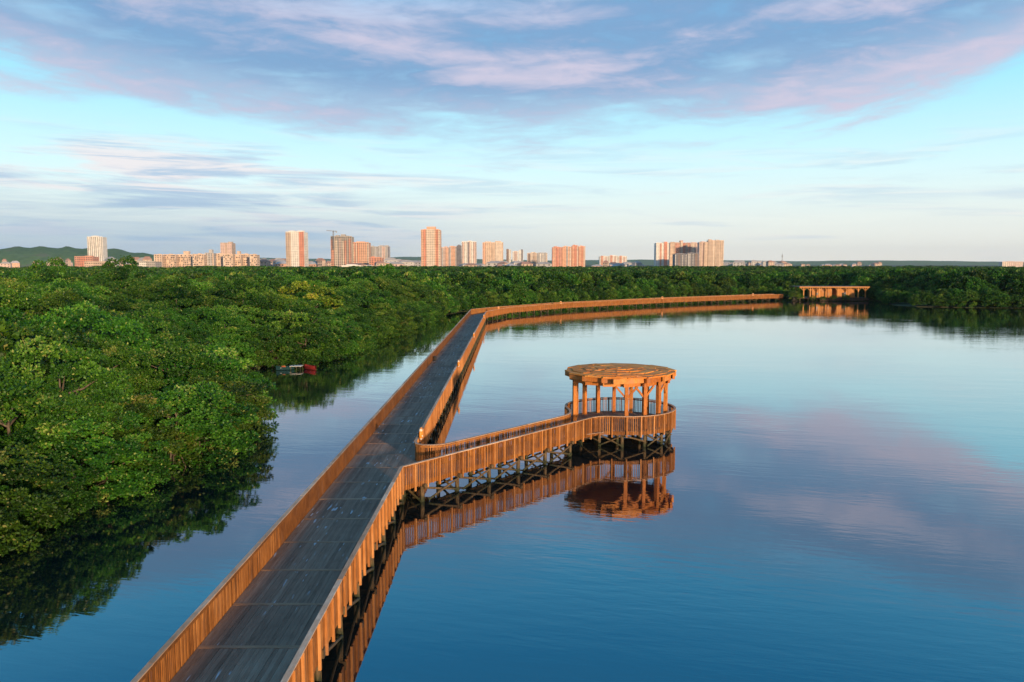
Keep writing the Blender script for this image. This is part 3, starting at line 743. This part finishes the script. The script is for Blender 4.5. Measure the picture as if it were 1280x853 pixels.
poly = np.array(SHORE + [(900, 190), (900, 3000), (-3000, 3000), (-3000, -60)])
seg_a, seg_b = np.array(SHORE[:-1]), np.array(SHORE[1:])
def inside(x, y):
    c = False; n = len(poly); j = n - 1
    for i in range(n):
        xi, yi = poly[i]; xj, yj = poly[j]
        if (yi > y) != (yj > y) and x < (xj - xi) * (y - yi) / (yj - yi) + xi: c = not c
        j = i
    return c
def shore_dist(x, y):
    p = np.array((x, y)); ab = seg_b - seg_a
    t = np.clip(((p - seg_a) * ab).sum(1) / (ab ** 2).sum(1), 0, 1)
    return float(np.sqrt((((seg_a + ab * t[:, None]) - p) ** 2).sum(1).min()))
q = random.Random(5); cand = []
def fill(y0, y1, sp, xm, tmin=None):
    y = y0; row = 0
    while y < y1:
        x = -xm * y - 8 + (row % 2) * sp / 2
        while x < xm * y + 8:
            X, Y = x + q.uniform(-.32, .32) * sp, y + q.uniform(-.32, .32) * sp
            if inside(X, Y):
                d = shore_dist(X, Y) if Y < 420 else 60
                if d > .5 and not (PVX - 14.5 < X < PVX + 13 and PVY - 3 < Y < PVY + 12): cand.append((X, Y, d, sp))
            x += sp
        y += sp * .87; row += 1
fill(16, 175, 5.7, .70); fill(175, 430, 6.2, .72); fill(430, 800, 9.0, .72); fill(800, 1250, 15.0, .72)
# extra trees leaning out right on the water's edge
at, L = lerp_path(SHORE); s = 0
edge = []
while s < L:
    p, d = at(s); o = q.uniform(-1.3, .3)
    if p.y > 14 and abs(p.x) < .72 * p.y + 10: edge.append((p.x - d.y * o, p.y + d.x * o, .4, 3.4))
    s += q.uniform(2.6, 3.6)
def in_front_of_pav(x, y): return 97 < x < 122 and y < 310
def height(d, y, sp, x):
    h = 5.6 + 4.6 * min(d, 22) / 22 + q.uniform(-2.6, 2.3)
    if y > 140: h += .9 * min(1, (y - 140) / 160) * min(1, d / 12)
    pt = math.sin(x * .031 + 1.3) * math.sin(y * .017 + x * .011) + .6 * math.sin(x * .083 + y * .05)
    if y > 430: h = q.uniform(7.6, 10.2) + 1.3 * pt
    if sp > 10: h = q.uniform(5.5, 8.5) + 1.6 * pt
    else: h += .7 * pt
    if y > 110: h = min(h, 10.6 + .5 * pt)
    if y > 300: h = min(h, 9.6 + .9 * pt)
    return h
trees = []
for X, Y, d, sp in cand + edge:
    if in_front_of_pav(X, Y) and Y < 292: continue
    h = height(d, Y, sp, X)
    if sp == 3.4: h = q.uniform(3.6, 5.4)
    if 112 < X < 140 and 225 < Y < 280: h = min(h, 3.6 + .09 * max(0, X - 120) + .05 * abs(Y - 255))
    trees.append([X, Y, h, d, sp, math.hypot(X, Y)])
view = [t for t in trees if abs(t[0]) < .66 * t[1] + 2]
view.sort(key=lambda t: t[5]); chosen = view[:296]; ids = set(map(id, chosen))
def where(y): return 'on the rounded headland short of the moored boats' if y < 76 else ('by the inlet of the moored boats' if y < 114 else 'along the straight channel past the moored boats')
def tree_label(d, y, h):
    if d < 1.5: return 'low mangrove overhanging the water ' + where(y), 'bank mangroves ' + where(y)
    if d < 9: return 'rounded mangrove crown just behind the bank ' + where(y), 'mangroves behind the bank ' + where(y)
    k = 'tall mangrove with domed crown standing above its neighbours' if h > 11.0 else ('small mangrove crown sunk between taller ones' if h < 8.6 else 'medium mangrove with even rounded crown')
    return k + ' deep inside the wood', k + ' deep inside the wood'
def plant(kind, x, y, h, label, group, rz, wide=1.0):
    cr, tr, Hh = kind; s = h / Hh
    t = thing('mangrove_tree', label, 'tree', (x, y, .2), group)
    t.rotation_euler = (0, 0, rz); ws = s * wide
    for nm, me in (('crown', cr), ('trunk', tr)):
        o = bpy.data.objects.new(nm, me); o.scale = (ws, ws, s); link(o, t)
    return t
for X, Y, h, d, sp, D in chosen:
    lb, gr = tree_label(d, Y, h)
    plant(q.choice(EDGE if d < 1.5 else NEAR), X, Y, h, lb, gr, q.uniform(0, 6.28), q.uniform(.92, 1.22) * (7.4 / max(h, 5)) ** .45)
plant(YEL, -34, 131, 9.5, 'pale yellow-green tree with spreading crown among darker mangroves', None, 1.0, 1.2)
for x, y, h, lb in ((-76, 132, 13.6, 'tall dark tree rising above the wood, in line with the green hill'), (-66.5, 137, 13.9, 'tall dark broad tree rising above the wood beside the white striped tower'), (-30, 192, 12.6, 'tall dark tree top rising above the wood near the twin grey towers')):
    plant(NEAR[2], x, y, h, lb, None, 2.0, .9)
for i, (x, y, h) in enumerate(((98.5, 279.5, 3.6), (101, 280.5, 2.4), (104.5, 278, 1.9), (108, 278.3, 1.6), (111.5, 278, 2.0), (116, 278.2, 2.2), (100.5, 283, 4.0))):
    plant(NEAR[i % 7], x, y, h, 'small green shrub growing out of the water in front of the pavilion', 'shrubs in front of the pavilion', i * 1.3, 1.3)

rest = [t for t in trees if id(t) not in ids]
print('trees', len(trees), 'forest', len(rest))
pts = np.array([(t[0], t[1], .1) for t in rest], dtype=np.float32)
fm = bpy.data.meshes.new('mangrove_forest'); fm.vertices.add(len(pts)); fm.vertices.foreach_set('co', pts.ravel())
sc = np.array([(t[2] / 6.6 * (q.uniform(.78, 1.08) if t[4] < 7 else t[4] / 8.2),) * 2 + (t[2] / 6.6,) for t in rest], dtype=np.float32)
a_ = fm.attributes.new('size', 'FLOAT_VECTOR', 'POINT'); a_.data.foreach_set('vector', sc.ravel())
a_ = fm.attributes.new('turn', 'FLOAT', 'POINT'); a_.data.foreach_set('value', np.array([q.uniform(0, 6.28) for _ in rest], dtype=np.float32))
a_ = fm.attributes.new('kind_index', 'INT', 'POINT'); a_.data.foreach_set('value', np.array([q.randrange(5) for _ in rest], dtype=np.int32))
fo = tag(obj('mangrove_forest', fm), 'dense green mangrove forest stretching away behind the lagoon to the city', 'forest', None, 'stuff')
ng = bpy.data.node_groups.new('scatter', 'GeometryNodeTree')
ng.interface.new_socket('Geometry', in_out='INPUT', socket_type='NodeSocketGeometry'); ng.interface.new_socket('Geometry', in_out='OUTPUT', socket_type='NodeSocketGeometry')
gi, go = ng.nodes.new('NodeGroupInput'), ng.nodes.new('NodeGroupOutput')
ci = ng.nodes.new('GeometryNodeCollectionInfo'); ci.inputs[0].default_value = FARC; ci.inputs['Separate Children'].default_value = True; ci.inputs['Reset Children'].default_value = True
ip = ng.nodes.new('GeometryNodeInstanceOnPoints'); ip.inputs['Pick Instance'].default_value = True
def attr(nm, ty):
    n = ng.nodes.new('GeometryNodeInputNamedAttribute'); n.data_type = ty; n.inputs[0].default_value = nm; return n.outputs[0]
cx = ng.nodes.new('ShaderNodeCombineXYZ'); ng.links.new(attr('turn', 'FLOAT'), cx.inputs[2])
e2r = ng.nodes.new('FunctionNodeEulerToRotation'); ng.links.new(cx.outputs[0], e2r.inputs[0])
ng.links.new(gi.outputs[0], ip.inputs['Points']); ng.links.new(ci.outputs[0], ip.inputs['Instance']); ng.links.new(attr('kind_index', 'INT'), ip.inputs['Instance Index'])
ng.links.new(e2r.outputs[0], ip.inputs['Rotation']); ng.links.new(attr('size', 'FLOAT_VECTOR'), ip.inputs['Scale']); ng.links.new(ip.outputs[0], go.inputs[0])
fo.modifiers.new('scatter', 'NODES').node_group = ng

# ------------------------------------------------------------------ the city
def tower(label, x0, x1, ytop, D, wall, bays=(), cols=6, roofs=((.3, .7, 4),), depth=None, win=(.55, .5), yaw=0, mosaic=False, name='apartment_tower', cat='tower', group=None, skip=0):
    """x0..x1, ytop: where it stands out on the skyline; sized in metres at distance D"""
    W = (x1 - x0) / FPX * D; H = (330 - ytop) / FPX * D + CAM_H; dp = depth or min(W, 24)
    cxm = ((x0 + x1) / 2 - 640) / FPX * D
    t = thing(name, label, cat, (cxm, D, .2), group); t.rotation_euler = (0, 0, R(yaw)); rs = random.Random(int(x0 * 7 + ytop))
    def put(nm, m, mt): o = bpy.data.objects.new(nm, m.mesh(nm, mt)); return link(o, t)
    put('wall', MB().box(-W / 2, W / 2, 0, dp, 0, H), wall)
    for f0, f1, c, pr, *top in bays:
        put('facade_bay', MB().box(-W / 2 + W * f0, -W / 2 + W * f1, -pr, -.01 if pr > 0 else .3, 0, H + (top[0] if top else -.8)), c)
    for f0, f1, h in roofs: put('roof_house', MB().box(-W / 2 + W * f0, -W / 2 + W * f1, dp * .25, dp * .75, H + .002, H + h), wall)
    put('parapet', MB().box(-W / 2 - .15, W / 2 + .15, -.15, .25, H - .1, H + 1.0), wall)
    fl = max(2, int(H / 3.1)); fh = H / fl; cw = W / cols; m = MB()
    for i in range(fl):
        for j in range(cols):
            if rs.random() < skip: continue
            if mosaic and rs.random() < .28: continue
            xc = -W / 2 + (j + .5) * cw; zc = (i + .52) * fh
            ww, wh = cw * win[0] / 2, fh * win[1] / 2
            if mosaic: ww *= rs.uniform(.6, 1.7); wh *= rs.uniform(.8, 1.6); xc += rs.uniform(-.2, .2) * cw
            pr = max([b[3] for b in bays if b[0] <= (xc + W / 2) / W <= b[1]] + [0])
            m.box(max(xc - ww, -W / 2), min(xc + ww, W / 2), -pr - .12, -pr + .05, zc - wh, zc + wh)
        for yy in (.25, .5, .75): m.box(-W / 2 - .1, -W / 2 + .05, dp * yy - 1, dp * yy + 1, (i + .35) * fh, (i + .75) * fh).box(W / 2 - .05, W / 2 + .1, dp * yy - 1, dp * yy + 1, (i + .35) * fh, (i + .75) * fh)
    o = put('window_grid', m, 'window_glass'); o['kind'] = 'stuff'
    return t
tower('white tower with vertical grey stripes in front of the green hill', 113, 132, 297, 2300, 'white', [(.0, .16, 'white', 1.2), (.28, .40, 'white', 1.2, 2.5), (.52, .64, 'white', 1.2, 2.5), (.84, 1, 'white', 1.2)], 8, ((.3, .6, 4),), win=(.35, .8))
slabs = [(195, 205, 319, 1, 4), (206, 222, 319, 0, 7), (223, 242, 319, 0, 8), (243, 257, 318.5, 0, 6), (258, 269, 317, 1, 5), (270, 281, 318, 1, 4), (281, 293, 318.5, 0, 5), (294, 303, 319, 0, 4), (303.5, 313, 318.5, 0, 4), (314, 323, 319, 0, 4)]
for i, (a, b, yt, pl, cl) in enumerate(slabs):
    lb = ['narrow tan apartment slab of the long row, next to the pale hall', 'tan apartment slab with dark window mosaic, second of the long row', 'wide tan apartment slab with dark window mosaic and a roof box', 'tan apartment slab with one dark window cluster beside the grey slab', 'grey-brown slab standing taller than its neighbours in the long row',
          'plain tan slab almost without windows in the long row', 'tan slab with blue-black windows directly below the twin brown tower', 'tan slab with dark windows and roof box, third from the red-roofed end', 'tan slab with dark window clusters, second from the red-roofed end', 'tan slab with dark windows at the end of the row near the red roofs'][i]
    tower(lb, a, b, yt, 1500 + (i % 3) * 14, 'sand' if i != 4 else 'grey', [(0, .12, 'cream', .7), (.88, 1, 'sand', .7)], cl if not pl else 3, (((.4, .75, 7),) if i in (2, 7, 4) else ((.4, .6, 2),)), depth=16, win=(.5, .45), mosaic=not pl, name='apartment_block', cat='building', group='long row of tan apartment slabs', skip=.5 if i == 5 else 0)
tower('twin brown tower rising behind the long row of tan slabs', 278, 292, 304.5, 1750, 'tan', [(0, .42, 'rose', .8), (.56, 1, 'rose', .8)], 6, ((.6, .9, 3),), win=(.3, .3))
tower('slim white tower with red brick side strips standing alone', 359, 382, 291, 1500, 'white', [(0, .26, 'tan', .6), (.74, 1, 'red', .9, .6)], 9, ((.1, .45, 3), (.6, .9, 3)), win=(.42, .35), yaw=-4)
uc = tower('unfinished brick tower with bare concrete top floors below a crane', 415, 441, 296.5, 1550, 'concrete', [(0, .16, 'brick', 1.0, -6), (.2, .30, 'cream', .5, -7), (.40, .48, 'rose', .8, -3), (.54, .62, 'cream', .5, -9), (.64, .76, 'brick', 1.0, -7), (.85, .98, 'brick', .6, -4)], 10, ((.2, .35, 3), (.45, .65, 4.5), (.7, .8, 2)), win=(.6, .55))
cr = thing('tower_crane', 'grey tower crane with horizontal jib on the unfinished brick tower', 'crane', ((418.5 - 640) / FPX * 1545, 1545, 40))
cl = Vector(cr.location); top_z = (330 - 290) / FPX * 1545 + CAM_H
m = MB()
for sx in (-.9, .9):
    for sy in (-.9, .9): m.beam((sx, sy, 0), (sx, sy, top_z - 40), .4, .4)
zz = 0.0
while zz < top_z - 42:
    m.beam((-.9, -.9, zz), (.9, -.9, zz + 2), .25, .25); m.beam((.9, .9, zz), (-.9, .9, zz + 2), .25, .25); zz += 2
link(bpy.data.objects.new('mast', m.mesh('mast', 'steel')), cr)
jb = MB(); ca = math.cos(R(25)); zt = top_z - 40
for a, b, z2 in ((-13, 7, 1),):
    for yy, z3 in ((-.6, 0), (.6, 0), (0, 1.1)): jb.beam((a, yy, zt + z3 + 1.2), (b, yy, zt + z3 - .4), .35, .35)
    for k in range(-13, 7): jb.beam((k, -.6, zt + 1.2 - (k + 13) * .08), (k + .5, 0, zt + 2.2 - (k + 13) * .08), .2, .2); jb.beam((k + .5, 0, zt + 2.2 - (k + 13) * .08), (k + 1, .6, zt + 1.2 - (k + 14) * .08), .2, .2)
link(bpy.data.objects.new('jib', jb.mesh('jib', 'steel')), cr)
link(bpy.data.objects.new('counterweight', MB().box(4.6, 6.8, -.9, .9, zt - 2.4, zt - .5).mesh('counterweight', 'concrete')), cr)
link(bpy.data.objects.new('cab', MB().box(-1.1, 1.1, -1.1, 1.1, zt - 1.8, zt + .3).mesh('cab', 'steel')), cr)
tower('orange and cream tower with many window rows joined to the unfinished tower', 442, 462, 304, 1560, 'orange', [(0, .1, 'cream', .6), (.1, .20, 'brick', 1, 1), (.2, .28, 'cream', .5), (.28, .36, 'red', .8), (.9, 1, 'cream', .6)], 8, ((.2, .7, 2.5),), win=(.6, .45))
tower('pale grey tower half hidden behind the orange and cream tower', 462, 473, 309, 2100, 'grey', [(.3, .6, 'concrete', .8)], 5, ((.2, .5, 3),), win=(.4, .5))
tower('wide grey-pink tower standing free beside the domed red building', 473.5, 487, 308.5, 2100, 'grey', [(.36, .66, 'rose', .8), (.9, 1, 'slate', .3)], 7, ((.1, .5, 3), (.6, .9, 3)), win=(.4, .5))
tower('low dark red brick building at the foot of the grey towers', 462, 478, 323, 1480, 'brick', [(.2, .5, 'red', .7, 3)], 5, ((.5, .8, 2),), name='brick_building', cat='building')
tower('tallest orange tower with cream centre, stepped crown and window pairs', 527, 551, 288.5, 1480, 'orange', [(.14, .24, 'red', 1.0, .5), (.28, .72, 'cream', 1.3, 1.6), (.80, .88, 'red', 1.0, .5), (.90, 1, 'cream', .5)], 11, ((.12, .88, 2.2), (.28, .74, 6.5)), win=(.5, .38))
tower('pink tower with grey edge strips next to the tallest orange tower', 552, 561.5, 310, 1900, 'rose', [(0, .28, 'grey', .4), (.55, .85, 'orange', .8)], 6, ((.4, .8, 3),), win=(.4, .5))
tower('orange-pink tower with grey frame, second from the tallest tower', 562, 571, 309, 1900, 'orange', [(0, .22, 'grey', .6), (.85, 1, 'grey', .4)], 6, ((.2, .6, 2),), win=(.4, .5))
tower('narrow dark slate tower squeezed between two pink towers', 571.5, 577, 308, 1900, 'slate', [(.6, 1, 'slate', .4)], 4, ((.2, .8, 3),), win=(.5, .5))
tower('tower with white and mauve vertical stripes', 577.5, 595.5, 303, 1900, 'white', [(.02, .16, 'rose', .4), (.4, .5, 'slate', .4), (.5, .62, 'rose', .8, 2), (.80, 1, 'rose', .4)], 8, ((.4, .7, 3),), win=(.3, .6))
tower('broad golden tan tower with three vertical fins', 603.5, 629, 304, 1900, 'sand', [(0, .14, 'orange', .4), (.14, .36, 'sand', 1.0), (.44, .5, 'tan', .3), (.62, .95, 'cream', 1.2, 2)], 10, ((.1, .4, 3), (.6, .9, 4)), win=(.35, .35))
tower('thin white tower with a dark edge, first of the small pale trio', 633, 639, 313, 2300, 'white', [(0, .5, 'darkbrown', .5, 3)], 4, ((.1, .5, 3),), win=(.4, .5))
tower('small white and mauve tower, middle of the small pale trio', 640.5, 648, 315, 2300, 'white', [(.3, .75, 'rose', .5, 1)], 5, ((.3, .7, 2),), win=(.4, .5))
tower('small white tower with a dark cap, last of the small pale trio', 648.5, 654, 313.5, 2300, 'white', [(.55, .9, 'slate', .4, 3)], 4, ((.5, .9, 3),), win=(.3, .5))
tower('short cream and dark striped tower with flat top', 659, 671, 317, 2100, 'cream', [(.1, .3, 'darkbrown', .4), (.6, .9, 'tan', .8, 2)], 7, ((.4, .8, 3),), win=(.35, .5))
tower('short grey tower with white ribs joined to a cream striped one', 671.5, 684, 317, 2100, 'grey', [(.2, .34, 'white', .8), (.5, .6, 'white', .6), (.85, 1, 'cream', .6)], 7, ((.1, .9, 2),), win=(.4, .5))
for i, (a, b, yt, wl, lb) in enumerate(((690, 702, 310, 'brick', 'bright orange-red slab at the wide end of the orange tower group'), (702.5, 714, 309.5, 'orange', 'pinkish-orange slab with grey strip in the orange tower group'), (714.5, 722.5, 308, 'brick', 'tallest slab with a red fin in the orange tower group'), (723, 731, 309, 'orange', 'last slab with dark edge strips in the orange tower group'))):
    tower(lb, a, b, yt, 1850 + i * 12, wl, [(.1, .3, 'orange', .6), (.45, .62, 'red' if i != 1 else 'grey', .8, 2), (.8, .95, 'cream' if i else 'brick', .5)], 6, ((.2, .5, 3), (.6, .8, 2)), win=(.35, .45), group='orange tower group')
for i, (a, b, lb) in enumerate(((749, 760, 'small red and white block at the sunlit end of three'), (760.5, 771.5, 'small red and white block in the middle of three'), (772, 783, 'small red and white block at the far end of three'))):
    tower(lb, a, b, 321 - (i == 1) * .6, 2300, 'white', [(.15, .4, 'brick', .5, 2), (.6, .8, 'rose', .6)], 6, ((.2, .7, 2),), win=(.4, .5), name='apartment_block', cat='building', group='three small red and white blocks')
tower('white tower with bright red stripes at the edge of the big cluster', 819, 835, 304.5, 1800, 'white', [(.28, .42, 'brick', .5), (.62, .86, 'red', 1.0, 3)], 8, ((.6, .9, 3),), win=(.3, .4))
tower('tan tower behind the dark grey block in the big cluster', 836, 849, 304, 1830, 'tan', [(.0, .4, 'sand', .6), (.5, .95, 'brick', .5, -1)], 7, ((.2, .5, 2),), win=(.35, .5))
tower('red and tan tower with raised lift house in the big cluster', 849.5, 861, 304.5, 1840, 'brick', [(0, .2, 'cream', .6, 4), (.24, .42, 'red', .5), (.55, .75, 'tan', .6)], 6, ((.0, .3, 6),), win=(.35, .5))
tower('pale pink tower with dark edge in the big cluster', 861.5, 871.5, 304.5, 1850, 'rose', [(.1, .5, 'cream', .5), (.55, .62, 'darkbrown', .7)], 6, ((.2, .8, 2),), win=(.3, .4))
tower('low dark grey block with pale fins in front of the big cluster', 842.5, 857, 318, 1700, 'slate', [(.02, .08, 'white', .8), (.3, .42, 'darkbrown', .4), (.62, .68, 'white', .8), (.92, .98, 'white', .8)], 7, ((.2, .8, 2),), win=(.4, .5), name='apartment_block', cat='building')
tower('low dark grey block with blue-black windows beside the pale finned one', 857.5, 872, 317, 1700, 'slate', [(.1, .3, 'grey', .4), (.5, .54, 'white', .6), (.7, .9, 'darkbrown', .4)], 7, ((.3, .6, 2),), win=(.4, .5), name='apartment_block', cat='building')
tower('tan tower with brown vertical bands next to the dark grey block', 872.5, 883, 303.5, 1760, 'rose', [(.1, .3, 'tan', .6), (.45, .6, 'darkbrown', .3), (.62, 1, 'sand', .8, 1)], 6, ((.3, .7, 2),), win=(.3, .4))
tower('tan tower with grey-brown centre, tallest of the big cluster', 883.5, 892, 301.5, 1760, 'sand', [(0, .6, 'tan', .8, 2), (.7, .9, 'cream', .5)], 6, ((.1, .5, 3),), win=(.3, .4))
tower('cream tower with brown bands closing the big cluster', 892.5, 903, 301.5, 1760, 'cream', [(.1, .5, 'tan', .6, 1), (.62, .75, 'sand', .9), (.8, .95, 'tan', .4)], 6, ((.1, .5, 2),), win=(.3, .4))
tower('long pink building low on the horizon above the dark wood', 1250, 1276, 327.5, 3200, 'rose', [(.0, .3, 'cream', .6), (.6, .9, 'rose', .6)], 10, ((.3, .6, 2),), name='apartment_block', cat='building')
tower('low red-brick hall in front of the white striped tower', 96, 118, 321.5, 1400, 'brick', [(.3, .6, 'red', .8)], 8, ((.5, .8, 2),), name='brick_hall', cat='building')
tower('flat beige hall below the white striped tower', 108, 135, 328, 1150, 'tan', [(.0, .4, 'sand', .5)], 10, ((.5, .6, 1),), name='beige_hall', cat='building', win=(.6, .3))
tower('long pale grey hall next to the row of tan slabs', 174, 196, 327.5, 1250, 'concrete', [(.1, .5, 'white', .5)], 9, ((.4, .6, 1),), name='grey_hall', cat='building', win=(.6, .3))
tower('low white-walled depot with blue roof box below the orange towers', 428, 452, 333, 1000, 'white', [(.1, .4, 'cream', .4)], 8, ((.2, .7, 2),), name='depot', cat='building', win=(.5, .3))
tower('small white depot beside the low dark red brick building', 454, 470, 333.5, 1010, 'white', [(.6, .9, 'cream', .4)], 6, ((.1, .3, 1),), name='depot', cat='building', win=(.5, .3))
# telecom mast
ms = thing('telecom_mast', 'thin lattice telecom mast standing above the distant low town', 'mast', ((976 - 640) / FPX * 2600, 2600, 0))
m = MB(); hm = (330 - 318) / FPX * 2600 + 13
for k in range(3):
    a = R(120 * k); m.beam((2.2 * math.cos(a), 2.2 * math.sin(a), 0), (.7 * math.cos(a), .7 * math.sin(a), hm), .5, .5)
link(bpy.data.objects.new('lattice', m.mesh('lattice', 'steel')), ms)
link(bpy.data.objects.new('antenna', MB().box(-1.6, 1.6, -1, 1, hm - 9, hm - 4).box(-.2, .2, -.2, .2, hm, hm + 6).mesh('antenna', 'steel')), ms)

# low houses of the distant town
hm_ = []
for i, (wl, rf) in enumerate((('cream', 'roof_red'), ('tan', 'roof_red'), ('rose', 'concrete'), ('tan', 'roof_red'), ('orange', 'grey'), ('grey', 'concrete'))):
    W, Dp, Hh = 12 + i % 3 * 4, 10, 6 + i % 2 * 3
    wallm = MB().box(-W / 2, W / 2, -Dp / 2, Dp / 2, 0, Hh).mesh('wall', wl)
    roofm = MB().add([(-W / 2 - .5, -Dp / 2 - .5, Hh), (W / 2 + .5, -Dp / 2 - .5, Hh), (W / 2 + .5, Dp / 2 + .5, Hh), (-W / 2 - .5, Dp / 2 + .5, Hh), (-W / 4, 0, Hh + 2.6), (W / 4, 0, Hh + 2.6)], [(0, 1, 5, 4), (1, 2, 5), (2, 3, 4, 5), (3, 0, 4), (3, 2, 1, 0)]).mesh('roof', rf)
    wnm = MB()
    for j in range(3):
        for k in range(Hh // 3): wnm.box(-W / 2 + W * (j + .5) / 3 - 1, -W / 2 + W * (j + .5) / 3 + 1, -Dp / 2 - .06, -Dp / 2 + .02, k * 3 + .9, k * 3 + 2.3)
    hm_.append((wallm, roofm, wnm.mesh('window_row', 'window_glass')))
qh = random.Random(11)
ZN = [(325, 358, 326.5, 1900, 16, 'by the foot of the long row of tan slabs', 8), (384, 414, 327, 2100, 14, 'between the slim white tower and the crane', 8), (488, 526, 326.5, 2000, 22, 'in front of the low brown rise by the tallest tower', 14),
      (560, 680, 330, 1500, 14, 'at the foot of the pale towers', 3), (905, 985, 328.2, 2700, 28, 'around the telecom mast', 14), (985, 1100, 329.6, 3000, 14, 'strung out past the telecom mast towards the ridge', 10), (735, 815, 329.5, 2000, 12, 'between the orange group and the big cluster', 4), (136, 196, 326, 1700, 14, 'below the green hill by the grey hall', 6),
      (430, 480, 331, 1250, 10, 'in front of the orange and cream tower', 3), (0, 92, 325, 2400, 12, 'at the foot of the green hill', 6)]
for a, b, yt, D0, n, where, lift in ZN:
    for i in range(n):
        D = D0 * qh.uniform(.92, 1.12); px = qh.uniform(a, b); k = qh.randrange(6)
        zt = (330 - qh.uniform(yt, yt + 3.2)) / FPX * D + CAM_H - 7
        x = (px - 640) / FPX * D
        t = thing('house', 'low distant house ' + where, 'house', (x, D, max(.2, 0)), 'distant houses ' + where)
        s = qh.uniform(1.0, 1.7); t.rotation_euler = (0, 0, qh.uniform(-.7, .7))
        zt = max(zt, 0); zs = (zt + 9) / 9
        for nm, me in zip(('wall', 'roof', 'window_row'), hm_[k]):
            o = bpy.data.objects.new(nm, me); o.scale = (s, s, min(zs, 2.6)); link(o, t)
            if nm == 'window_row': o['kind'] = 'stuff'

# ------------------------------------------------------------------ the air
mh = bpy.data.materials.new('haze_air'); mh.use_nodes = True; mh.node_tree.nodes.clear()
pv = mh.node_tree.nodes.new('ShaderNodeVolumePrincipled'); om = mh.node_tree.nodes.new('ShaderNodeOutputMaterial')
pv.inputs['Color'].default_value = (.86, .93, 1.0, 1); pv.inputs['Density'].default_value = 3.5e-5; pv.inputs['Anisotropy'].default_value = .2
mh.node_tree.links.new(pv.outputs[0], om.inputs['Volume'])
hz = MB().box(-14000, 14000, -300, 12500, -3, 260).mesh('haze', []); hz.materials.append(mh)
tag(obj('haze', hz), 'thin pale morning haze over the lagoon and city', 'haze', None, 'stuff')
